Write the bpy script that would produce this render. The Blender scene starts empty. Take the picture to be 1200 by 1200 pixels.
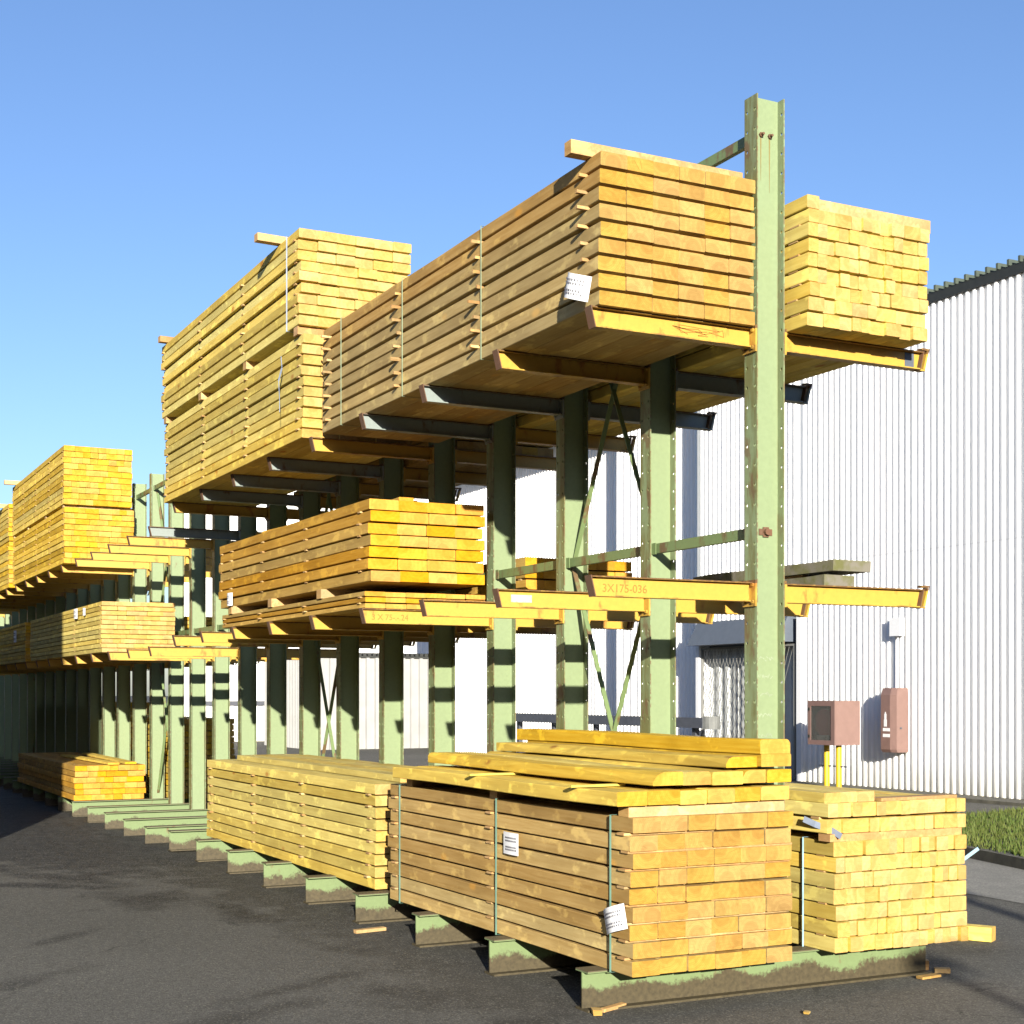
import bpy, math, random
from mathutils import Vector, Matrix
random.seed(7)
R = math.radians
scene = bpy.context.scene
col = scene.collection

# ------------------------------------------------------------------ camera, light
cam_d = bpy.data.cameras.new("camera"); cam = bpy.data.objects.new("camera", cam_d)
col.objects.link(cam); scene.camera = cam
cam_d.sensor_fit = 'HORIZONTAL'; cam_d.sensor_width = 36.0
cam_d.lens = 36.0 * 1715.2 / 1200.0
cam_d.shift_y = 213.66 / 1200.0
cam_d.clip_end = 3000; cam_d.clip_start = 0.1
cam.location = (-5.0011, -6.6766, 1.6603)
cam.rotation_euler = (R(90), 0, -0.472)
scene.render.resolution_x = 1024; scene.render.resolution_y = 1024

SUN = Vector((-.36, -1.0, .262)).normalized()       # towards the sun
EL = math.asin(SUN.z); AZ = math.atan2(SUN.x, SUN.y)
world = bpy.data.worlds.new("World"); scene.world = world; world.use_nodes = True
nt = world.node_tree; nt.nodes.clear()
sky = nt.nodes.new('ShaderNodeTexSky'); sky.sky_type = 'NISHITA'; sky.sun_disc = False
sky.sun_elevation = EL; sky.sun_rotation = AZ % (2*math.pi)
sky.air_density = 1.0; sky.dust_density = 0.8; sky.ozone_density = 4.0
bg = nt.nodes.new('ShaderNodeBackground'); bg.inputs[1].default_value = 0.073
wo = nt.nodes.new('ShaderNodeOutputWorld')
tint = nt.nodes.new('ShaderNodeMix'); tint.data_type = 'RGBA'; tint.blend_type = 'MULTIPLY'; tint.inputs[0].default_value = 1
tint.inputs[7].default_value = (1.04, .96, 1.02, 1)
nt.links.new(sky.outputs[0], tint.inputs[6]); nt.links.new(tint.outputs[2], bg.inputs[0]); nt.links.new(bg.outputs[0], wo.inputs[0])
sl = bpy.data.lights.new("sun", 'SUN'); sl.energy = 5.0; sl.angle = R(0.5); sl.color = (1.0, .93, .80)
so = bpy.data.objects.new("sun", sl); col.objects.link(so)
so.rotation_euler = SUN.to_track_quat('Z', 'Y').to_euler()
scene.view_settings.view_transform = 'Standard'; scene.view_settings.look = 'None'
scene.view_settings.exposure = 1.5; scene.view_settings.gamma = 1
scene.render.engine = 'CYCLES'

# ------------------------------------------------------------------ materials
class NT:
    def __init__(s, name, rough=.6, metal=0, spec=.5):
        s.m = bpy.data.materials.new(name); s.m.use_nodes = True
        s.t = s.m.node_tree; s.b = s.t.nodes['Principled BSDF']
        s.b.inputs['Roughness'].default_value = rough; s.b.inputs['Metallic'].default_value = metal
        s.b.inputs['Specular IOR Level'].default_value = spec
    def n(s, typ, **k):
        x = s.t.nodes.new(typ)
        for a, v in k.items(): setattr(x, a, v)
        return x
    def l(s, a, b): s.t.links.new(a, b)
    def val(s, sock, v):
        if hasattr(v, 'is_output') or hasattr(v, 'links'): s.l(v, sock)
        else: sock.default_value = v
    def math(s, op, a, b=0.0, clamp=False):
        x = s.n('ShaderNodeMath', operation=op, use_clamp=clamp); s.val(x.inputs[0], a); s.val(x.inputs[1], b); return x.outputs[0]
    def mix(s, f, a, b, mode='MIX'):
        x = s.n('ShaderNodeMix', data_type='RGBA', blend_type=mode)
        s.val(x.inputs[0], f)
        for i, c in ((6, a), (7, b)):
            if isinstance(c, (tuple, list)): c = tuple(c[:3]) + (1,)
            s.val(x.inputs[i], c)
        return x.outputs[2]
    def ramp(s, f, p0, p1, v0=0.0, v1=1.0):
        x = s.n('ShaderNodeMapRange'); s.val(x.inputs[0], f)
        for i, v in enumerate((p0, p1, v0, v1)): x.inputs[i+1].default_value = v
        return x.outputs[0]
    def coord(s, scale=(1, 1, 1), offrand=True):
        tc = s.n('ShaderNodeTexCoord'); v = tc.outputs['Object']
        if offrand:
            oi = s.n('ShaderNodeObjectInfo')
            cb = s.n('ShaderNodeCombineXYZ')
            for i, k in enumerate((13.7, 71.3, 37.9)): s.l(s.math('MULTIPLY', oi.outputs['Random'], k), cb.inputs[i])
            va = s.n('ShaderNodeVectorMath', operation='ADD'); s.l(v, va.inputs[0]); s.l(cb.outputs[0], va.inputs[1]); v = va.outputs[0]
        mp = s.n('ShaderNodeMapping'); mp.inputs['Scale'].default_value = scale; s.l(v, mp.inputs[0])
        return mp.outputs[0]
    def noise(s, vec, scale, detail=3, rough=.55):
        x = s.n('ShaderNodeTexNoise'); x.inputs['Scale'].default_value = scale
        x.inputs['Detail'].default_value = detail; x.inputs['Roughness'].default_value = rough
        s.l(vec, x.inputs['Vector']); return x.outputs[0]
    def color(s, c): s.val(s.b.inputs['Base Color'], c if not isinstance(c, tuple) else tuple(c[:3])+(1,))
    def bump(s, h, strength=.3, dist=.01):
        x = s.n('ShaderNodeBump'); x.inputs['Strength'].default_value = strength; x.inputs['Distance'].default_value = dist
        s.l(h, x.inputs['Height']); s.l(x.outputs[0], s.b.inputs['Normal'])

def mul(c, k): return tuple(min(1, x*k) for x in c)
def wood_side(name, c, dark, knotc, streak=.5, blotch=.7):
    w = NT(name, .78, 0, .25)
    v = w.coord((1, .05, 1)); f = w.noise(v, 55, 4, .6)
    v2 = w.coord((1, .35, 1)); g = w.noise(v2, 4.5, 3, .55)
    base = w.mix(w.ramp(f, .35, .7), c, mul(dark, 1.0))
    base = w.mix(w.math('MULTIPLY', w.ramp(g, .45, .72), blotch), base, mul(dark, .72))
    # knots
    vk = w.coord((1, .5, 1)); k = w.n('ShaderNodeTexVoronoi'); k.inputs['Scale'].default_value = 4.2; w.l(vk, k.inputs['Vector'])
    base = w.mix(w.math('MULTIPLY', w.ramp(k.outputs['Distance'], .13, .06), .85), base, knotc)
    # pale planed patches
    g2 = w.noise(w.coord((1.6, .9, 1.6)), 5.5, 3, .6)
    base = w.mix(w.math('MULTIPLY', w.ramp(g2, .56, .64), .55), base, (min(1, c[0]*1.45), min(1, c[1]*1.5), c[2]*1.35))
    oi = w.n('ShaderNodeObjectInfo')
    hs = w.n('ShaderNodeHueSaturation'); w.l(base, hs.inputs['Color'])
    w.l(w.ramp(oi.outputs['Random'], 0, 1, .72, 1.18), hs.inputs['Value'])
    r2 = w.math('FRACT', w.math('MULTIPLY', oi.outputs['Random'], 17.3))
    w.l(w.ramp(r2, 0, 1, .488, .508), hs.inputs['Hue']); w.l(w.ramp(r2, 0, 1, 1.1, .9), hs.inputs['Saturation'])
    w.color(hs.outputs[0]); w.bump(f, .25, .004); return w.m
def wood_end(name, c, dark):
    w = NT(name, .85, 0, .2)
    tc = w.n('ShaderNodeTexCoord'); oi = w.n('ShaderNodeObjectInfo')
    cb = w.n('ShaderNodeCombineXYZ')
    r1 = w.math('FRACT', w.math('MULTIPLY', oi.outputs['Random'], 29.1)); r2 = w.math('FRACT', w.math('MULTIPLY', oi.outputs['Random'], 53.7))
    w.l(w.ramp(r1, 0, 1, -.09, .09), cb.inputs[0]); w.l(w.ramp(r2, 0, 1, -.12, .02), cb.inputs[2])
    va = w.n('ShaderNodeVectorMath', operation='ADD'); w.l(tc.outputs['Object'], va.inputs[0]); w.l(cb.outputs[0], va.inputs[1])
    sep = w.n('ShaderNodeSeparateXYZ'); w.l(va.outputs[0], sep.inputs[0])
    d = w.math('SQRT', w.math('ADD', w.math('POWER', sep.outputs[0], 2), w.math('POWER', sep.outputs[2], 2)))
    nz = w.noise(w.coord((1, 1, 1)), 16, 2)
    d = w.math('ADD', d, w.math('MULTIPLY', nz, .010))
    ring = w.math('ADD', w.math('MULTIPLY', w.math('SINE', w.math('MULTIPLY', d, 620)), .5), w.math('MULTIPLY', w.math('SINE', w.math('MULTIPLY', d, 190)), .35))
    base = w.mix(w.ramp(ring, -.8, 1, 0, .60), c, mul(dark, .88))
    b2 = w.noise(w.coord((1, .2, 1)), 22, 4, .65)
    base = w.mix(w.math('MULTIPLY', w.ramp(b2, .46, .68), .6), base, mul(dark, .72))
    b3 = w.noise(w.coord((1, .2, 1)), 11, 2)
    base = w.mix(w.math('MULTIPLY', w.ramp(b3, .52, .70), .4), base, mul(c, 1.22))
    vc = w.n('ShaderNodeTexVoronoi', feature='DISTANCE_TO_EDGE'); vc.inputs['Scale'].default_value = 7; w.l(w.coord((1, .02, 1)), vc.inputs['Vector'])
    chk = w.math('MULTIPLY', w.ramp(vc.outputs['Distance'], .010, .004), w.ramp(b3, .60, .63))
    base = w.mix(w.math('MULTIPLY', chk, .45), base, mul(dark, .35))
    b4 = w.noise(w.coord((.25, .2, 3)), 60, 3, .6)
    base = w.mix(w.ramp(b4, .45, .75, 0, .4), base, mul(dark, .8))
    heart = w.ramp(d, .062, .054)
    base = w.mix(w.math('MULTIPLY', heart, .42), base, mul(dark, .78))
    hs = w.n('ShaderNodeHueSaturation'); w.l(base, hs.inputs['Color'])
    rr = w.math('FRACT', w.math('MULTIPLY', oi.outputs['Random'], 7.7))
    w.l(w.ramp(w.math('POWER', rr, .6), 0, 1, .80, 1.06), hs.inputs['Value'])
    w.l(w.ramp(r1, 0, 1, .493, .504), hs.inputs['Hue']); w.l(w.ramp(r2, 0, 1, 1.06, .92), hs.inputs['Saturation'])
    w.color(hs.outputs[0]); w.bump(b2, .2, .003); return w.m
WOOD = {
 'brown':  (wood_side('brown_wood_side', (.39,.275,.105), (.30,.195,.062), (.46,.27,.07)), wood_end('brown_wood_end', (.325,.208,.050), (.255,.142,.028))),
 'pale':   (wood_side('pale_wood_side', (.58,.47,.13), (.48,.36,.085), (.36,.17,.035)), wood_end('pale_wood_end', (.44,.295,.100), (.36,.215,.052))),
 'yellow': (wood_side('yellow_wood_side', (.56,.41,.07), (.45,.30,.042), (.24,.11,.02)), wood_end('yellow_wood_end', (.44,.285,.040), (.39,.20,.016))),
 'orange': (wood_side('orange_wood_side', (.40,.24,.045), (.31,.17,.024), (.20,.085,.012)), wood_end('orange_wood_end', (.47,.25,.030), (.41,.18,.010))),
 'stick':  (wood_side('batten_side', (.38,.25,.11), (.31,.19,.075), (.3,.16,.05)), wood_end('batten_end', (.40,.26,.11), (.32,.18,.065))),
}
def paint(name, c, rust=(.07,.032,.016), amt=.5, rough=.5, lowdirt=None, edge=False, topz=False):
    w = NT(name, rough, 0, .4)
    v = w.coord((1, 1, .45)); a = w.noise(v, 7, 5, .65); b = w.noise(w.coord((1, 1, 1)), 40, 3)
    base = w.mix(w.ramp(b, .3, .7, 0, .35), c, mul(c, .72))
    m = w.ramp(a, .66-.14*amt, .74-.14*amt)
    if edge:
        tc = w.n('ShaderNodeTexCoord'); s = w.n('ShaderNodeSeparateXYZ'); w.l(tc.outputs['Object'], s.inputs[0])
        ex = w.ramp(w.math('ABSOLUTE', s.outputs[0]), .08, .096)
        side = w.math('MULTIPLY', ex, w.ramp(w.noise(w.coord((2, 2, .3)), 6, 4, .7), .42, .56))
        base = w.mix(w.math('MULTIPLY', side, .75), base, (.10,.09,.025))
        m = w.math('MAXIMUM', w.math('MULTIPLY', w.ramp(a, .56, .62), w.math('MULTIPLY', ex, .8)), w.ramp(a, .70, .76))
        ee = w.math('MULTIPLY', ex, w.ramp(w.math('ABSOLUTE', s.outputs[1]), .0535, .0575))
        m = w.math('MAXIMUM', m, w.math('MULTIPLY', ee, w.ramp(b, .45, .6)))
    base = w.mix(w.math('MULTIPLY', m, .8), base, w.mix(b, rust, mul(rust, 2.0)))
    if topz:
        tc = w.n('ShaderNodeTexCoord'); s = w.n('ShaderNodeSeparateXYZ'); w.l(tc.outputs['Object'], s.inputs[0])
        tz = w.math('MULTIPLY', w.ramp(s.outputs[2], -.010, -.005), w.ramp(b, .3, .5, .55, 1))
        lz = w.math('MULTIPLY', w.ramp(s.outputs[2], -.095, -.104), w.ramp(a, .5, .6))
        base = w.mix(w.math('MAXIMUM', tz, w.math('MULTIPLY', lz, .6)), base, (.09,.045,.018))
    if lowdirt:
        tc = w.n('ShaderNodeTexCoord'); s = w.n('ShaderNodeSeparateXYZ'); w.l(tc.outputs['Object'], s.inputs[0])
        nn = w.noise(w.coord((.7, .3, .5)), 5, 6, .6)
        hgt = w.math('ADD', s.outputs[2], w.ramp(nn, .3, .7, .055, -.055))
        dm = w.ramp(w.math('ADD', hgt, w.ramp(w.noise(w.coord((1,1,1)), 55, 4, .7), .3, .7, .018, -.018)), lowdirt+.016, lowdirt-.012)
        base = w.mix(w.math('MULTIPLY', dm, .97), base, w.mix(w.ramp(b, .3, .7), (.032,.023,.012), (.062,.047,.024)))
        base = w.mix(w.ramp(s.outputs[2], .205, .212, 0, .85), base, (.07,.045,.03))
    w.color(base); w.bump(w.math('ADD', a, w.math('MULTIPLY', b, .3)), .15, .004); return w.m
M = {}
M['green'] = paint('green_paint', (.165,.212,.112), amt=.15, rough=.5, edge=True)
M['base_green'] = paint('green_base_paint', (.125,.172,.075), amt=.2, rough=.6, lowdirt=.104)
M['brace'] = paint('brace_paint', (.12,.17,.07), amt=1.0)
M['yellow_arm'] = paint('yellow_arm_paint', (.385,.235,.036), rust=(.16,.06,.012), amt=.55, rough=.5, topz=True)
M['grey_arm'] = paint('grey_arm_paint', (.17,.20,.19), amt=.4, topz=True)
M['rust'] = paint('rusty_steel', (.10,.055,.03), amt=1.2, rough=.8)
def plain(name, c, rough=.6, metal=0, var=.25, scale=8, spec=.5):
    w = NT(name, rough, metal, spec); a = w.noise(w.coord(), scale, 4, .6)
    w.color(w.mix(w.ramp(a, .35, .68), c, mul(c, 1-var))); return w.m
M['white_metal'] = None
w = NT('white_corrugated_metal', .45, 0, .6)
tcn = w.n('ShaderNodeTexCoord'); sp = w.n('ShaderNodeSeparateXYZ'); w.l(tcn.outputs['Object'], sp.inputs[0])
a = w.noise(w.coord((1, 1, .15), False), 3, 4, .6)
lap = w.math('ABSOLUTE', w.math('SUBTRACT', sp.outputs[2], 4.1)); lapm = w.ramp(lap, .012, .006, 0, .2)
dirt = w.math('MULTIPLY', w.ramp(sp.outputs[2], .55, .0), w.ramp(w.noise(w.coord((6, 6, 1), False), 3, 3), .3, .7, .2, 1.0))
base = w.mix(w.ramp(a, .4, .75, 0, .3), (.78,.78,.78), (.68,.68,.67))
base = w.mix(lapm, base, (.2,.2,.2))
w.color(w.mix(w.math('MULTIPLY', dirt, .7), base, (.34,.31,.18))); M['white_metal'] = w.m
M['grey_metal'] = plain('grey_sheet_metal', (.42,.44,.44), .5, 0, .1)
M['black_trim'] = plain('black_trim', (.018,.02,.018), .6, 0, .3)
M['slate'] = plain('slate_painted_metal', (.07,.085,.11), .6, 0, .15)
M['dark_rail'] = plain('dark_rail', (.06,.065,.08), .5)
M['pink'] = plain('pinkish_brown_paint', (.165,.10,.085), .55, 0, .12)
M['dark'] = plain('dark_inside', (.02,.02,.015), .5)
M['red'] = plain('red_hose', (.40,.02,.022), .5)
M['yellow_post'] = plain('yellow_post_paint', (.5,.34,.012), .45)
M['white'] = plain('white_paper', (.62,.63,.65), .6, 0, .08, 30)
M['ink'] = plain('printed_ink', (.12,.12,.14), .7)
M['faint_ink'] = plain('pencil_mark', (.28,.13,.015), .8)
M['worn'] = plain('worn_sticker', (.42,.42,.34), .8, 0, .4, 40)
M['strap_green'] = plain('green_strap', (.075,.15,.12), .5)
M['strap_thin'] = plain('faded_strap', (.15,.19,.12), .6)
M['strap_blue'] = plain('blue_strap', (.2,.32,.38), .4)
M['strap_grey'] = plain('grey_strap', (.2,.24,.32), .4)
M['yellow_strip'] = plain('yellow_strip', (.52,.40,.06), .7)
M['slab'] = None
w = NT('mossy_concrete', .9); a = w.noise(w.coord((1,1,1)), 9, 5, .65)
w.color(w.mix(w.ramp(a, .42, .62), (.12,.11,.085), (.08,.08,.025))); w.bump(a, .5, .01); M['slab'] = w.m
w = NT('chain_mesh', .6)   # galvanised
w.color((.16,.16,.15)); M['mesh'] = w.m
g = NT('cabinet_glass', .15, 0, .1); g.color((.02,.02,.02)); M['glass'] = g.m

# asphalt
w = NT('asphalt', .9, 0, .15)
tcn = w.n('ShaderNodeTexCoord'); P = tcn.outputs['Object']
big = w.noise(P, .35, 4, .6); mid = w.noise(P, 2.2, 5, .65); fine = w.noise(P, 90, 3, .7); vf = w.noise(P, 260, 2, .6)
base = w.mix(w.ramp(big, .35, .65), (.096,.094,.085), (.124,.121,.110))
base = w.mix(w.ramp(fine, .42, .62, 0, .6), base, (.036,.035,.031))
base = w.mix(w.ramp(vf, .60, .72, 0, .7), base, (.22,.21,.18))
sp = w.n('ShaderNodeSeparateXYZ'); w.l(P, sp.inputs[0])
def blob(cx, cy, rx, ry, rot=0, soft=.35, nz=None, amp=1.0):
    mp = w.n('ShaderNodeMapping'); mp.vector_type = 'TEXTURE'
    mp.inputs['Location'].default_value = (cx, cy, 0); mp.inputs['Rotation'].default_value = (0, 0, rot)
    mp.inputs['Scale'].default_value = (rx, ry, 1e4)
    w.l(P, mp.inputs[0]); ln = w.n('ShaderNodeVectorMath', operation='LENGTH'); w.l(mp.outputs[0], ln.inputs[0])
    d = w.math('ADD', ln.outputs['Value'], w.ramp(nz if nz is not None else mid, .25, .75, amp, -amp))
    return w.ramp(d, 1+soft, 1-soft)
# wet / oil soaked ground along the foot of the rack and patches in the open yard
edge = w.math('ADD', w.math('ABSOLUTE', w.math('ADD', sp.outputs[0], .55)), w.ramp(mid, .3, .7, .42, -.42))
strip = w.math('MULTIPLY', w.ramp(edge, 1.22, .98), w.ramp(sp.outputs[1], -.6, .2))
wet = w.math('MULTIPLY', strip, .8)
for b in ((-2.0, 9.8, 1.2, 3.3, .1, .22, None, .55), (-2.7, 15, 2.2, 5.5, 0, .25, None, .4), (-1.75, 4.1, .16, 1.05, .12, .5, None, .9),
          (-2.35, 1.25, .10, .5, -1.1, .6, None, .9), (-2.75, 6.4, .14, .6, .9, .5, None, .9), (-1.6, -.15, .15, .5, -1.2, .5, None, .9),
          (-3.0, .55, .12, .8, -1.0, .6, None, 1.0), (-2.6,-.55,.22,.55,-.9,.5,None,.9), (-3.6,2.2,.1,.5,-.9,.5,None,.9), (-2.2,5.2,.3,.5,.2,.5,None,.9), (-3.2, 3.6, .07, .35, -.8, .6, None, .8), (-1.62,2.3,.12,.5,.3,.5,None,.8), (-2.6,7.0,.2,.9,.5,.5,None,.9),
          (1.7, .9, .3, .7, .5, .6, None, 1.0), (-1.75, .75, .3, .35, .3, .4, None, .7)):
    wet = w.math('MAXIMUM', wet, blob(*b))
m2 = w.noise(P, 7, 4, .7)
wet = w.math('MULTIPLY', wet, w.math('MULTIPLY', w.ramp(m2, .30, .56, .35, 1.0), w.ramp(sp.outputs[1], 2.5, 4.5, .62, 1.0)))
base = w.mix(w.math('MULTIPLY', wet, .9), base, (.011,.0095,.008))
# cracks / patch joints
vr = w.n('ShaderNodeTexVoronoi', feature='DISTANCE_TO_EDGE'); vr.inputs['Scale'].default_value = .33
wv = w.n('ShaderNodeVectorMath', operation='ADD'); w.l(P, wv.inputs[0])
ns = w.n('ShaderNodeTexNoise'); ns.inputs['Scale'].default_value = 1.3; ns.inputs['Detail'].default_value = 5; w.l(P, ns.inputs['Vector'])
sc_ = w.n('ShaderNodeVectorMath', operation='SCALE'); w.l(ns.outputs[1], sc_.inputs[0]); sc_.inputs['Scale'].default_value = .9; w.l(sc_.outputs[0], wv.inputs[1])
w.l(wv.outputs[0], vr.inputs['Vector'])
crack = w.math('MULTIPLY', w.ramp(vr.outputs['Distance'], .006, .002), w.ramp(mid, .45, .6))
base = w.mix(w.math('MULTIPLY', crack, .7), base, (.03,.03,.028))
m18 = w.noise(P, 19, 4, .7)
base = w.mix(w.ramp(m18, .38, .66, 0, .45), base, mul((.05,.048,.040), 1))
va_ = w.n('ShaderNodeTexVoronoi'); va_.inputs['Scale'].default_value = 120; w.l(P, va_.inputs['Vector'])
sepc = w.n('ShaderNodeSeparateColor'); w.l(va_.outputs['Color'], sepc.inputs[0])
base = w.mix(w.math('MULTIPLY', w.ramp(sepc.outputs[0], .80, .95), .6), base, (.20,.19,.16))
base = w.mix(w.math('MULTIPLY', w.ramp(sepc.outputs[1], .75, .95), .5), base, (.022,.021,.018))
w.color(base)
w.l(w.ramp(wet, 0, 1, .9, .72), w.b.inputs['Roughness'])
w.bump(w.math('ADD', fine, w.math('MULTIPLY', mid, 1.5)), .9, .008)
M['asphalt'] = w.m
w = NT('pale_paving', .9); P = w.coord((1,1,1), False); a = w.noise(P, 3, 5, .7); f = w.noise(P, 60, 3)
w.color(w.mix(w.ramp(f, .3, .7), w.mix(w.ramp(a, .35, .65), (.26,.25,.215), (.17,.165,.14)), (.09,.088,.08))); w.bump(f, .4, .005); M['paving'] = w.m
M['kerb'] = plain('kerb_stone', (.08,.075,.055), .9, 0, .5, 6)
M['soil'] = plain('soil', (.05,.055,.02), .95, 0, .5, 9)
w = NT('grass_blades', .7, 0, .2); a = w.noise(w.coord((1,1,1), False), 2.2, 4, .7); b_ = w.noise(w.coord((1,1,1), False), 45, 2)
w.color(w.mix(w.ramp(b_, .35, .65, 0, .6), w.mix(w.ramp(a, .4, .62), (.035,.075,.008), (.065,.095,.014)), (.11,.10,.035))); M['grass'] = w.m

# ------------------------------------------------------------------ mesh helpers
class MB:
    def __init__(s): s.v = []; s.f = []; s.mi = []
    def quadbox(s, p, mi=0):      # p: 8 corners, bottom 4 ccw then top 4
        b = len(s.v); s.v += [tuple(x) for x in p]
        for q in ((3,2,1,0), (4,5,6,7), (0,1,5,4), (1,2,6,5), (2,3,7,6), (3,0,4,7)):
            s.f.append(tuple(b+i for i in q)); s.mi.append(mi)
        return s
    def box(s, x0, x1, y0, y1, z0, z1, mi=0, m=None):
        p = [(x0,y0,z0),(x1,y0,z0),(x1,y1,z0),(x0,y1,z0),(x0,y0,z1),(x1,y0,z1),(x1,y1,z1),(x0,y1,z1)]
        if m is not None: p = [m @ Vector(q) for q in p]
        return s.quadbox(p, mi)
    def bar(s, a, b, w, h, mi=0, up=(0,0,1)):   # rectangular bar from a to b
        a = Vector(a); b = Vector(b); d = (b-a).normalized(); u = Vector(up)
        sx = d.cross(u)
        if sx.length < 1e-4: sx = d.cross(Vector((1,0,0)))
        sx.normalize(); uz = sx.cross(d).normalized()
        p = []
        for c in (-1, 1):
            pass
        o = [(-1,-1),(1,-1),(1,1),(-1,1)]
        pa = [a+sx*w/2*i+uz*h/2*j for i, j in o]; pb = [b+sx*w/2*i+uz*h/2*j for i, j in o]
        return s.quadbox([pa[0],pa[1],pb[1],pb[0],pa[3],pa[2],pb[2],pb[3]], mi)
    def loft(s, rings, mi=0, endmi=None, closed=True):
        b = len(s.v); n = len(rings[0])
        for r in rings: s.v += [tuple(x) for x in r]
        for k in range(len(rings)-1):
            for i in range(n if closed else n-1):
                j = (i+1) % n
                s.f.append((b+k*n+i, b+k*n+j, b+(k+1)*n+j, b+(k+1)*n+i)); s.mi.append(mi)
        if closed:
            e = mi if endmi is None else endmi
            s.f.append(tuple(b+i for i in range(n))[::-1]); s.mi.append(e)
            s.f.append(tuple(b+(len(rings)-1)*n+i for i in range(n))); s.mi.append(e)
        return s
    def cyl(s, a, b, r, n=12, mi=0, r2=None):
        a = Vector(a); b = Vector(b); d = (b-a).normalized()
        x = d.cross(Vector((0,0,1)))
        if x.length < 1e-4: x = Vector((1,0,0))
        x.normalize(); y = d.cross(x)
        rr = [[c+(x*math.cos(t)+y*math.sin(t))*q for t in [2*math.pi*i/n for i in range(n)]] for c, q in ((a, r), (b, r if r2 is None else r2))]
        return s.loft(rr, mi)
    def mesh(s, name, mats):
        me = bpy.data.meshes.new(name); me.from_pydata(s.v, [], s.f)
        for m in mats: me.materials.append(m)
        for p, i in zip(me.polygons, s.mi): p.material_index = i
        me.update()
        import bmesh
        bm = bmesh.new(); bm.from_mesh(me); bmesh.ops.recalc_face_normals(bm, faces=bm.faces); bm.to_mesh(me); bm.free()
        return me
    def build(s, name, mats, parent=None, loc=(0,0,0)):
        if not isinstance(mats, (list, tuple)): mats = [mats]
        return link(name, s.mesh(name, mats), parent, loc)
def link(name, me, parent=None, loc=(0,0,0), rot=(0,0,0)):
    o = bpy.data.objects.new(name, me); col.objects.link(o); o.parent = parent
    o.location = loc; o.rotation_euler = rot; return o
def tag(o, label=None, cat=None, group=None, kind=None):
    if label: o['label'] = label
    if cat: o['category'] = cat
    if group: o['group'] = group
    if kind: o['kind'] = kind
    return o
def thing(name, label, cat, loc=(0,0,0), group=None, rot=(0,0,0)):
    return tag(link(name, None, None, loc, rot), label, cat, group)
def text_mesh(txt, size, mat, ext=.0004):
    cu = bpy.data.curves.new('writing', 'FONT'); cu.body = txt; cu.size = size; cu.extrude = ext
    t = bpy.data.objects.new('tmp', cu); col.objects.link(t)
    bpy.context.view_layer.update()
    me = bpy.data.meshes.new_from_object(t.evaluated_get(bpy.context.evaluated_depsgraph_get()))
    bpy.data.objects.remove(t); bpy.data.curves.remove(cu)
    me.materials.clear(); me.materials.append(mat); return me

# ------------------------------------------------------------------ ground
def zg(y):
    t = min(1, max(0, (y-6)/8)); return -.045*t*t*(3-2*t)
b = MB()
xs = [-900, -60, -20, -8, -4, 0, 4, 8, 14, 40, 900]
ys = [-900, -60, -20, -8, 0] + [6+i for i in range(9)] + [20, 30, 60, 200, 1500]
for y in ys:
    for x in xs: b.v.append((x, y, zg(y)))
n = len(xs)
for j in range(len(ys)-1):
    for i in range(n-1): b.f.append((j*n+i, j*n+i+1, (j+1)*n+i+1, (j+1)*n+i)); b.mi.append(0)
tag(b.build('asphalt_yard', M['asphalt']), kind='structure')
def sheet(name, pts, z, mat, th=.0):
    b = MB(); k = len(pts)
    b.v = [(x, y, z) for x, y in pts] + [(x, y, z-th) for x, y in pts]
    b.f = [tuple(range(k))]; b.mi = [0]
    if th:
        for i in range(k): b.f.append((i, (i+1) % k, k+(i+1) % k, k+i)); b.mi.append(0)
    return tag(b.build(name, mat), kind='structure')
gp = [(5.3,2.2),(5.68,3.5),(5.98,4.6),(6.5,5.9),(7.3,6.8),(8.5,7.4),(9.6,7.7),(10.8,7.9),(11.3,7.6),(11.3,-2),(5.0,-2)]
sheet('pavement', [(3.6,-2),(3.86,1.4),(3.9,2.44),(4.3,4.3),(5.0,6.6),(6.2,8.3),(7.3,6.9),(6.45,5.95),(5.9,4.65),(5.6,3.5),(5.2,2.2),(4.9,-2)], .004, M['paving'])
sheet('concrete_apron', [(12.4,2.2),(12.4,30),(11.75,30),(11.75,2.2)], .03, M['kerb'], .06)
# kerb round the lawn
b = MB()
for i in range(len(gp)-1):
    (x0,y0),(x1,y1) = gp[i], gp[i+1]
    d = Vector((x1-x0, y1-y0, 0)); L = d.length; k = max(1, round(L/.9))
    for j in range(k):
        p = Vector((x0,y0,.05))+d*(j/k); q = Vector((x0,y0,.05))+d*((j+1)/k)-d.normalized()*.008
        b.bar(p, q, .11, .11)
tag(b.build('kerb', M['kerb']), kind='structure')
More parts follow.
